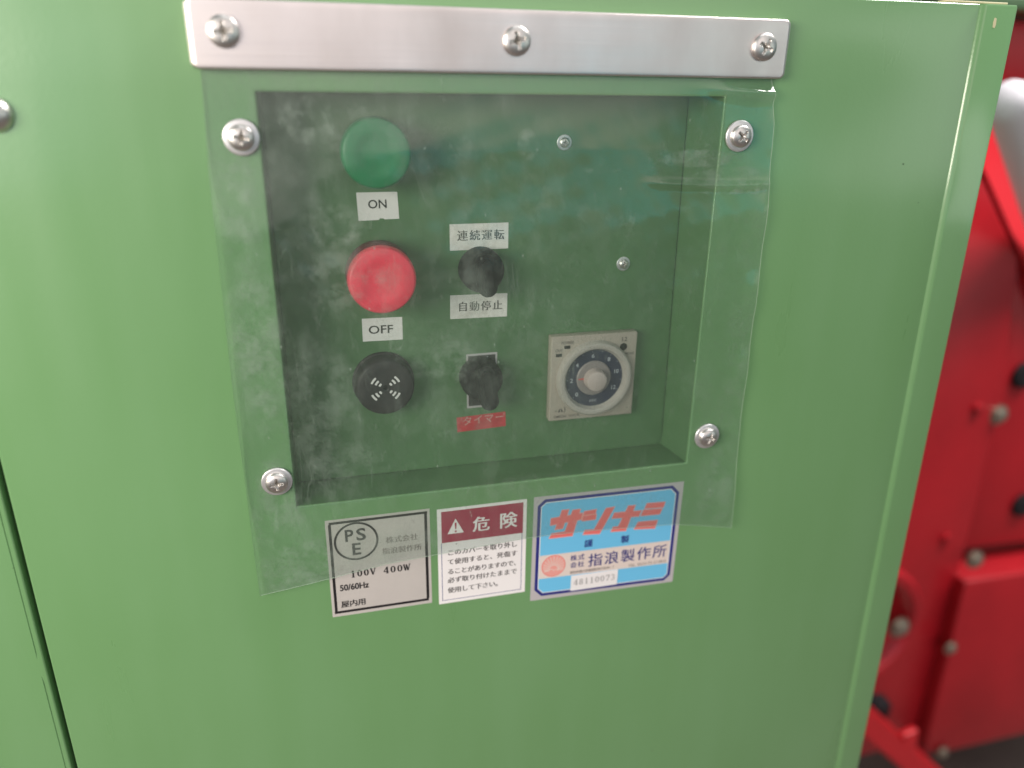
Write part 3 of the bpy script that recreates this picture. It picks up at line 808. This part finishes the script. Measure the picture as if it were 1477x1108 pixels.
ik = Ink(); ik.rect(1.2, 1.4, 20.0, 37.6, 0, lift=.10)
for k, xx in enumerate((11.2, 14.0)): ik.rect(xx, 33.6, xx + .8, 36.6, 1, lift=.14)
ik.rect(4.6, 33.8, 8.2, 34.4, 1, lift=.14); ik.rect(4.6, 35.4, 8.2, 36.0, 1, lift=.14)
ik.build('lettering', [BLACK_D, DIALT], pl2)
selector(106.2, -112.0, (107.8, -126.8), 'black rotary selector switch between the two Japanese labels', -99.5)
selector(106.0, -185.6, (109.3, -204.2), 'black rotary selector switch on the legend plate above the red label', -172.5)

# ---- timer
tz = (153.8, -221.0, 215.9, -159.3)
tm = prism('timer', urect(*tz), (DEP - 7.2) * K, DEP * K, BEIGE, cab, 0.0006)
tm['label'] = 'square beige analogue timer with dark dial and grey knob'
def front_ink(y): return DEP - y
tb = ORG[tm.name]
# origin of the timer is its centre at the plate; shapes below are relative to the centre
TX, TZ = (tz[0] + tz[2]) / 2, (tz[1] + tz[3]) / 2
dx, dz = 185.2 - TX, -190.6 - TZ
def trel(prof, name, m, ox, oz, seg=96):
    bm = bmesh.new(); lathe_bm(bm, [(r * K, h * K) for r, h in prof], seg)
    return finish(name, bm_mesh(bm, name), m, tm, Vector((tb.x + ox * K, tb.y, tb.z + oz * K)), 35)
trel([(20.6, 8.4), (21.4, 9.6), (22.4, 11.6), (24.2, 12.2), (25.8, 11.8), (26.9, 10.2), (27.2, 7.1)], 'dial_rim', LID, dx, dz)
dl = trel([(0, 8.6), (20.9, 8.6), (20.9, 7.0)], 'dial', DIAL, dx, dz)
ctr = trel([(0, 9.8), (11.8, 9.8), (12.5, 9.3), (12.5, 8.4)], 'dial_centre', GREYD, dx - 0.6, dz + 0.4)
trel([(7.6, 9.6), (7.4, 14.8), (6.9, 16.2), (6.2, 16.6), (0, 16.8)], 'timer_knob', KNOBG, dx - 0.6, dz + 0.2)
ik = Ink()
for lab, a in (('0', 222), ('2', 182), ('4', 141), ('6', 96), ('8', 53), ('10', 14), ('12', -28)):
    a = math.radians(a); px, pz = 16.6 * math.cos(a), 16.6 * math.sin(a); hw = 1.3 if len(lab) == 1 else 2.0
    ik.text(lab, px - hw * .8, pz - 1.5, px + hw * .8, pz + 1.5, 0, bold=.02)
ik.text('sec', -2.9, -17.4, 2.4, -15.6, 0)
for k in range(13):
    a = math.radians(222 - k * 250 / 12.0); ik.stroke((19.3 * math.cos(a), 19.3 * math.sin(a)), (20.2 * math.cos(a), 20.2 * math.sin(a)), .3, 0)
for v in range(len(ik.v)): ik.v[v] = (ik.v[v][0], ik.v[v][1] - 8.6, ik.v[v][2])
ik.build('lettering', [DIALT], dl)
ik = Ink(); ik.poly([(-11.6, -.35), (-6.9, -.6), (-6.9, .9), (-11.6, .45)], 0, lift=9.95)
ik.build('pointer', [mat('red_pointer_ink', (0.55, 0.10, 0.09), .5)], ctr)
ik = Ink()
def tt(body, x0, z0, x1, z1, mi=0): ik.text(body, x0 - TX, z0 - TZ, x1 - TX, z1 - TZ, mi, bold=.01)
tt('POWER', 160.8, -164.9, 169.8, -162.9); tt('OUT', 156.8, -170.2, 161.8, -168.0)
tt('1.2', 204.6, -165.6, 208.2, -162.6, 1); tt('MODE', 207.6, -175.6, 214.2, -173.8)
ik.poly([(160.2 - TX, -214.4 - TZ), (161.6 - TX, -214.4 - TZ), (161.6 - TX, -211.4 - TZ)], 1); ik.poly([(162.4 - TX, -214.4 - TZ), (163.8 - TX, -214.4 - TZ), (162.4 - TX, -211.4 - TZ)], 1)
ik.disc(158.6 - TX, -213.4 - TZ, .4, 1); ik.ring(162.2 - TX, -213 - TZ, 3.2, 2.8, 1, 12, -.7, .7)
tt('OMRON', 157.2, -218.9, 166.2, -216.9); tt('H3CR', 168.2, -218.7, 176.2, -216.9)
for v in range(len(ik.v)): ik.v[v] = (ik.v[v][0], ik.v[v][1] - 7.2, ik.v[v][2])
ik.build('lettering', [mat('timer_grey_ink', (0.17, .145, .13), .6), mat('timer_dark_ink', (0.035, .032, .035), .5)], tm)

for a0, b0 in ((162.9, -168.2), (157.2, -173.6)):
    prism('indicator_window', urect(a0, b0, a0 + 4.2, b0 + 2.2), (DEP - 7.45) * K, (DEP - 7.0) * K, BLACK, tm)
trel([(2.6, 7.0), (2.6, 7.5), (1.9, 7.6), (1.8, 7.3), (0, 7.25)], 'mode_selector', BLACK, 206 - TX, -169.6 - TZ, 24)

# ---- paper labels on the mounting plate
def paper(label, x, z, w, h, rot, body, bx, m=PAPER, inks=INK, mincho=0.0, bold=0.0, outline=None):
    s = sticker('name_label', label, x, z, w, h, DEP, m, cab, rot, 0.2, outline=outline)
    k = Ink()
    if len(body) == 4 and ord(body[0]) > 1000: k.line(body, bx[0], bx[1], bx[2], bx[3] - bx[1], 0, bold=bold, mincho=mincho)
    else: k.text(body, bx[0], bx[1], bx[2], bx[3], 0, bold=bold)
    k.build('lettering', [inks], s)
paper('white paper label reading ON, notched at its lower edge', 31.5, -79.7, 24.5, 16.6, 0.6, 'ON', (6.3, 7.0, 17.3, 12.2), bold=.012,
      outline=[(0, 0), (12.2, .1), (12.8, 1.0), (15.2, .9), (15.6, .3), (24.5, .4), (24.0, 16.5), (-.3, 16.7)])
paper('white paper label reading OFF', 29.9, -156.0, 25.4, 15.1, -0.6, 'OFF', (3.9, 4.8, 19.4, 10.3), bold=.012)
paper('worn white label reading 連続運転 above the upper selector switch', 87.0, -99.9, 37.8, 16.5, 0.1, '連続運転', (3.9, 6.0, 35.4, 13.0), PAPER_D, INK_S, .16, 0.0)
paper('worn white label reading 自動停止 below the upper selector switch', 86.5, -144.6, 38.0, 15.8, -0.6, '自動停止', (4.2, 4.9, 35.0, 11.8), PAPER_D, INK_S, .16, 0.0)
s = sticker('name_label', 'faded red label reading タイマー', 90.3, -225.8, 34.4, 11.0, DEP, RED_L, cab, 2.2, 0.2)
k = Ink(); k.line('タイマー', 3.4, 4.4, 33.6, 7.2, 0); k.build('lettering', [PINK_T], s)

# ---- rating sticker
FY = 0.0
s = sticker('rating_sticker', 'silver rating sticker reading PSE 100V 400W 50/60Hz', -2.8, -340.0, 67.8, 75.2, FY, FOIL, cab, 0.0, 0.15)
k = Ink(); ox, oz = -2.8, -340.0
def rr_(x0, z0, x1, z1, mi=0): k.rect(x0 - ox, z0 - oz, x1 - ox, z1 - oz, mi, lift=.12)
rr_(-.5, -268.3, 63.4, -266.5); rr_(-1.2, -337.6, 62.8, -335.7); rr_(61.3, -335.7, 63.2, -268.3); rr_(-1.0, -335.7, .8, -268.3)
k.ring(16.2 - ox, -282.7 - oz, 14.4, 13.0, 0, 64)
k.text('P', 9.2 - ox, -282.3 - oz, 14.6 - ox, -273.3 - oz, 0, bold=.022); k.text('S', 16.4 - ox, -282.5 - oz, 22.6 - ox, -273.2 - oz, 0, bold=.022)
k.text('E', 13.3 - ox, -293.1 - oz, 18.9 - ox, -284.0 - oz, 0, bold=.022)
k.line('株式会社', 35.0 - ox, -287.3 - oz, 56.6 - ox, 5.3, 1, mincho=.12); k.line('指浪製作所', 32.2 - ox, -295.6 - oz, 59.0 - ox, 5.3, 1, mincho=.12)
k.serif('100V', 10.4 - ox, -310.2 - oz, 27.9 - ox, 5.1); k.serif('400W', 32.2 - ox, -310.6 - oz, 50.6 - ox, 5.1)
k.text('50/60Hz', 3.4 - ox, -319.9 - oz, 22.5 - ox, -314.9 - oz, 0, bold=.02)
k.line('屋内用', 3.1 - ox, -333.2 - oz, 19.8 - ox, 5.7, 0, bold=.012, mincho=.1)
k.build('lettering', [INK, INK_G], s)

# ---- danger sticker
ox, oz = 69.9, -342.4
s = sticker('danger_sticker', 'white danger sticker with maroon header reading 危険', ox, oz, 62.3, 76.0, FY, STK_W, cab, 0.0, 0.15)
k = Ink()
k.rect(72.7 - ox, -292.9 - oz, 129.8 - ox, -268.6 - oz, 0, lift=.08)
def fr_(x0, z0, x1, z1): k.rect(x0 - ox, z0 - oz, x1 - ox, z1 - oz, 2, lift=.08)
fr_(72.3, -339.9, 129.4, -339.5); fr_(72.3, -339.5, 72.7, -293); fr_(129.0, -339.5, 129.4, -293)
k.poly([(82.4 - ox, -274.7 - oz), (76.8 - ox, -286.3 - oz), (88.0 - ox, -286.3 - oz)], 1)
k.poly([(81.7 - ox, -278.0 - oz), (82.1 - ox, -283.0 - oz), (82.8 - ox, -283.0 - oz), (83.2 - ox, -278.0 - oz)], 0, lift=.22); k.disc(82.45 - ox, -284.7 - oz, .75, 0, 16, lift=.22)
k.text('危', 94.4 - ox, -287.0 - oz, 105.8 - ox, -275.6 - oz, 1, bold=.0, mincho=.30)
k.text('険', 113.7 - ox, -287.2 - oz, 125.4 - ox, -275.0 - oz, 1, bold=.0, mincho=.30)
for i, (body, z) in enumerate((('このカバーを取り外し', -303.4), ('て使用すると、死傷す', -310.8), ('ることがありますので、', -318.7), ('必ず取り付けたままで', -325.8), ('使用して下さい。', -334.0))):
    k.line(body, 76.0 - ox, z - oz, (125.9 if i == 0 else 126.0 if i != 4 else 115.0) - ox + (2.0 if i == 2 else 0), 5.0, 3, mincho=.10)
k.disc(82.8 - ox, -294.6 - oz, .45, 3, 10)
k.build('lettering', [MAROON, STK_W, NAVY, INK_S], s)

# ---- maker's plate
ox, oz = 136.4, -352.2
s = sticker('maker_sticker', 'light blue maker sticker with slanted coral lettering and navy border', ox, oz, 112.7, 86.0, FY, FOIL_B, cab, -0.6, 0.15,
            outline=[(0, .9), (112.8, 0), (112.8, 86.0), (0, 86.4)])
k = Ink()
def pp(pts, mi, lift): k.poly([(a - ox, b - oz) for a, b in pts], mi, lift)
oct_ = lambda d: [(139.3 + d, -273.1 - d * .4), (144.4 + d * .4, -268.4 - d), (240.6 - d * .4, -268.6 - d), (246.3 - d, -274.6 - d * .4), (246.4 - d, -345.6 + d * .4), (241.8 - d * .4, -350.0 + d), (144.7 + d * .4, -348.3 + d), (139.3 + d, -342.6 + d * .4)]
pp(oct_(0), 0, .07); pp(oct_(2.4), 5, .09); pp(oct_(3.0), 1, .11)
pp([(142.35, -313.9), (243.35, -314.9), (243.35, -334.6), (142.35, -333.4)], 2, .13)
logo = dict(
    sa_bar=[(149.6, -284.3), (172.4, -282.8), (171.7, -287.6), (149.3, -289.5)], sa_left=[(157.4, -278.7), (162.0, -278.7), (158.2, -293.2), (152.9, -293.4)],
    sa_right=[(165.3, -279.6), (170.6, -279.5), (165.8, -300.2), (149.0, -300.1), (150.4, -296.7), (160.3, -296.4)],
    n1=[(174.1, -281.7), (182.7, -281.2), (182.2, -284.2), (173.3, -284.5)], n2=[(173.1, -285.3), (182.9, -285.1), (182.5, -288.9), (172.7, -288.9)],
    n3=[(190.3, -281.2), (196.3, -280.9), (186.5, -301.2), (174.3, -300.4), (175.5, -297.2), (182.4, -297.7)],
    na_bar=[(196.9, -285.8), (217.5, -286.5), (216.0, -290.6), (195.5, -289.9)], na_st=[(207.3, -281.4), (212.3, -281.5), (206.7, -301.4), (195.6, -300.8), (196.9, -297.5), (200.9, -297.6)],
    mi1=[(221.7, -281.1), (235.7, -281.7), (234.7, -285.5), (220.5, -284.8)], mi2=[(219.4, -286.3), (233.9, -286.9), (232.3, -290.9), (217.9, -290.5)], mi3=[(216.2, -295.9), (231.1, -296.2), (229.6, -302.5), (213.6, -301.2)])
def outset(pts, d):
    n = len(pts); area_ = sum(pts[i][0] * pts[(i + 1) % n][1] - pts[(i + 1) % n][0] * pts[i][1] for i in range(n)); sg = 1 if area_ > 0 else -1
    out = []
    for i in range(n):
        p0, p1, p2 = Vector(pts[i - 1]), Vector(pts[i]), Vector(pts[(i + 1) % n])
        e1 = (p1 - p0).normalized(); e2 = (p2 - p1).normalized()
        n1 = Vector((e1.y, -e1.x)) * sg; n2 = Vector((e2.y, -e2.x)) * sg
        m = (n1 + n2); m = m / max(0.45, m.length_squared / 2) if m.length > 1e-6 else n1
        out.append(tuple(p1 + m * d * (1.0 if m.length < 2.2 else 2.2 / m.length)))
    return out
for i, q in enumerate(logo.values()):
    pp(outset(q, .55), 6, .13 + i * .001); pp(q, 3, .16 + i * .001)
k.line('謹', 174.2 - ox, -311.4 - oz, 182.6 - ox, 6.6, 0, bold=.02, mincho=.2); k.line('製', 202.6 - ox, -311.8 - oz, 210.6 - ox, 6.6, 0, bold=.02, mincho=.2)
k.line('株式', 164.9 - ox, -321.5 - oz, 176.4 - ox, 5.2, 0, bold=.012); k.line('会社', 165.0 - ox, -327.5 - oz, 176.5 - ox, 5.2, 0, bold=.012)
k.line('指浪製作所', 178.0 - ox, -328.4 - oz, 241.6 - ox, 11.6, 0, bold=.008)
k.line('愛知県豊川市御津町西方松本17', 165.6 - ox, -332.6 - oz, 201.0 - ox, 2.5, 4, bold=.012)
k.text('TEL. 0533-75-2148', 211.2 - ox, -333.4 - oz, 238.6 - ox, -331.2 - oz, 4); k.text('㈹', 239.2 - ox, -333.6 - oz, 241.6 - ox, -331.2 - oz, 4)
# red rising-sun emblem
k.disc(153.0 - ox, -323.7 - oz, 9.0, 7, 48, lift=.15); k.ring(153.0 - ox, -323.7 - oz, 9.0, 8.5, 3, 48, lift=.17)
for i in range(15):
    a = math.radians(-12 + i * 204 / 14.0); c0 = (153.0 - ox, -326.4 - oz); r1 = 10.8 - 1.4 * math.sin(a) * 0 ; 
    L = 3.0; e = 0.0
    # clip the ray at the disc
    for st in range(1, 60):
        q = (c0[0] + math.cos(a) * st * .2, c0[1] + math.sin(a) * st * .2)
        if math.hypot(q[0] - (153.0 - ox), q[1] - (-323.7 - oz)) < 8.2: e = st * .2
    k.stroke((c0[0] + math.cos(a) * L, c0[1] + math.sin(a) * L), (c0[0] + math.cos(a) * e, c0[1] + math.sin(a) * e), .55, 2, lift=.18)
for i in range(4):
    k.ring(147.6 + i * 3.6 - ox, -328.6 - oz + (i % 2) * .8, 1.9, 1.45, 2, 10, .3, 2.8, lift=.19)
k.build('lettering', [NAVY, CYAN, CREAM, CORAL, INK_G, WHITE, CORAL_P, CORAL_P], s)
# ---- serial number sticker pasted over the lower edge of the maker's plate
s2 = sticker('serial_sticker', 'small white serial number sticker reading 48110073', 167.0, -347.6, 36.4, 13.0, -0.35, STK_W, s and cab, -0.4, 0.1)
k = Ink(); k.serif('48110073', 1.6, 4.6, 34.8, 5.0, weight=.8); k.build('lettering', [mat('grey_stamp_ink', (.34, .32, .32), .6)], s2)

# ================================================================== red machine behind, to the right
rm = thing('red_machine', 'red enamelled farm machine with bolted plates standing behind the green cabinet', 'machine', (1.0, 0.55, 0))
def rp(name, pts, y0, y1, m, bev=0.004): return prism(name, [(x, CH + z) for x, z in pts], y0, y1, m, rm, bev)
rp('frame_plate', [(.60, -.06), (.700, -.06), (.742, -.100), (.815, -.188), (.845, -.36), (.850, -.66), (.846, -.95), (.62, -.95)], .385, .44, RED)
# sloping hopper side above the frame: a real wedge, its upper face leans back
bm = bmesh.new()
top = [(.60, -.050, .386), (.703, -.050, .386), (.742, -.092, .386), (.815, -.180, .386), (1.25, -.72, .386), (1.25, .03, .62), (.60, .03, .62)]
org = Vector((.9, .45, CH - .2))
up_ = [bm.verts.new(Vector((a, y, CH + z)) - org) for a, z, y in top]
lo_ = [bm.verts.new(Vector((a + .004, y + .02, CH + z - .006)) - org) for a, z, y in top]
cu = bm.verts.new(Vector((.86, .50, CH - .03)) - org); cl_ = bm.verts.new(Vector((.86, .53, CH - .04)) - org)
for i in range(7):
    j = (i + 1) % 7
    bm.faces.new((up_[i], up_[j], cu)); bm.faces.new((lo_[j], lo_[i], cl_)); bm.faces.new((up_[i], lo_[i], lo_[j], up_[j]))
finish('hopper_side', bm_mesh(bm, 'hopper_side'), RED_HI, rm, org, 30)
rp('side_panel', [(.832, -.195), (1.04, -.453), (1.30, -.60), (1.30, -.628), (.852, -.606)], .40, .44, RED)
rp('drive_housing', [(.842, -.634), (1.30, -.640), (1.30, -.957), (.872, -.957), (.850, -.945)], .365, .60, RED)
rp('top_housing', [(.845, .078), (1.30, .085), (1.30, .005), (.868, .002)], .52, .64, RED)
gc = rp('cover_strip', [(.70, .10), (1.2, .10), (1.2, .083), (.70, .083)], .46, .57, DKGREEN)
# round guard with bolt, mostly hidden by the cabinet
def disc(name, x, z, y, prof, m, parent, seg=48):
    bm = bmesh.new(); lathe_bm(bm, prof, seg); return finish(name, bm_mesh(bm, name), m, parent, (x, y, CH + z), 35)
gd = disc('round_guard', .660, -.665, .385, [(0, .012), (.055, .012), (.062, .03), (.082, .046), (.092, .046), (.097, .04), (.098, 0)], RED, rm)
bprof = [(0, .0065), (.0075, .0065), (.0092, .0055), (.0092, .001), (.013, .001), (.013, 0)]
for x, z, y, m, sc in ((.846, -.392, .386, BOLT, 1.05), (.840, -.594, .36, BOLT, 1.05), (.842, -.744, .362, BOLT, .8), (.808, -.378, .3845, RED, .7), (.810, -.570, .3845, RED, .7), (.879, -.948, .36, BOLT, .8),):
    disc('bolt', x, z, y, [(a * sc, b * sc) for a, b in bprof], m, rm, 12)
disc('bolt', .720, -.668, .340, [(a * 1.15, b * 1.15) for a, b in bprof], BOLT, rm, 24)
for x, z, r in ((.884, -.345, .018), (.945, -.545, .018)):
    disc('grommet', x, z, .3985, [(0, .004), (r * .7, .006), (r, .003), (r, 0)], BLACK, rm, 24)
# sloping rail at the foot and a black knob
bm = bmesh.new()
a, b = Vector((.60, .31, CH - .715)), Vector((.86, .29, CH - .975)); d = (b - a).normalized(); n1 = Vector((0, 1, 0)).cross(d).normalized(); n2 = d.cross(n1)
vs = []
for p in (a, b):
    vs.append([bm.verts.new(p + n1 * s * .017 + n2 * t * .017 - Vector((.73, .3, CH - .84))) for s, t in ((-1, -1), (1, -1), (1, 1), (-1, 1))])
bm.faces.new(vs[0]); bm.faces.new(vs[1][::-1])
for i in range(4):
    j = (i + 1) % 4; bm.faces.new((vs[0][i], vs[1][i], vs[1][j], vs[0][j]))
bmesh.ops.bevel(bm, geom=list(bm.edges), offset=.004, segments=2, affect='EDGES')
finish('foot_rail', bm_mesh(bm, 'foot_rail'), RED_HI, rm, (.73, .3, CH - .84), 40)
rp('rail_bracket', [(.712, -.800), (.735, -.795), (.742, -.850), (.722, -.842)], .285, .295, RED_HI, .002)
disc('hand_knob', .703, -.787, .345, [(0, .03), (.010, .03), (.016, .024), (.017, .012), (.010, .008), (.008, 0)], BLACK, rm, 32)
rp('machine_leg', [(.95, -.957), (1.0, -.957), (1.0, -1.12), (.95, -1.12)], .48, .53, RED)

# white duct end in front of the red machine, beside the cabinet
bm = bmesh.new()
a, b = Vector((.622, .26, CH - .012)), Vector((.90, .40, CH - .20)); d = (b - a).normalized()
q = d.to_track_quat('Z', 'Y'); rings = []
for t, r in ((-.018, .0), (-.0175, .008), (-.014, .0145), (-.006, .0185), (.004, .020), (.36, .024)):
    p = a + d * t
    if r == 0: rings.append([bm.verts.new(p - a)]); continue
    rings.append([bm.verts.new(p - a + q @ Vector((r * math.cos(2 * PI * i / 40), r * math.sin(2 * PI * i / 40), 0))) for i in range(40)])
for ra, rb in zip(rings, rings[1:]):
    for i in range(40):
        j = (i + 1) % 40
        bm.faces.new((ra[0], rb[i], rb[j]) if len(ra) == 1 else (ra[i], rb[i], rb[j], ra[j]))
bm.faces.new(rings[-1])
du = finish('duct_pipe', bm_mesh(bm, 'duct_pipe'), DUCT, None, a, 45)
du['label'] = 'white round-ended pipe in front of the red machine'; du['category'] = 'pipe'
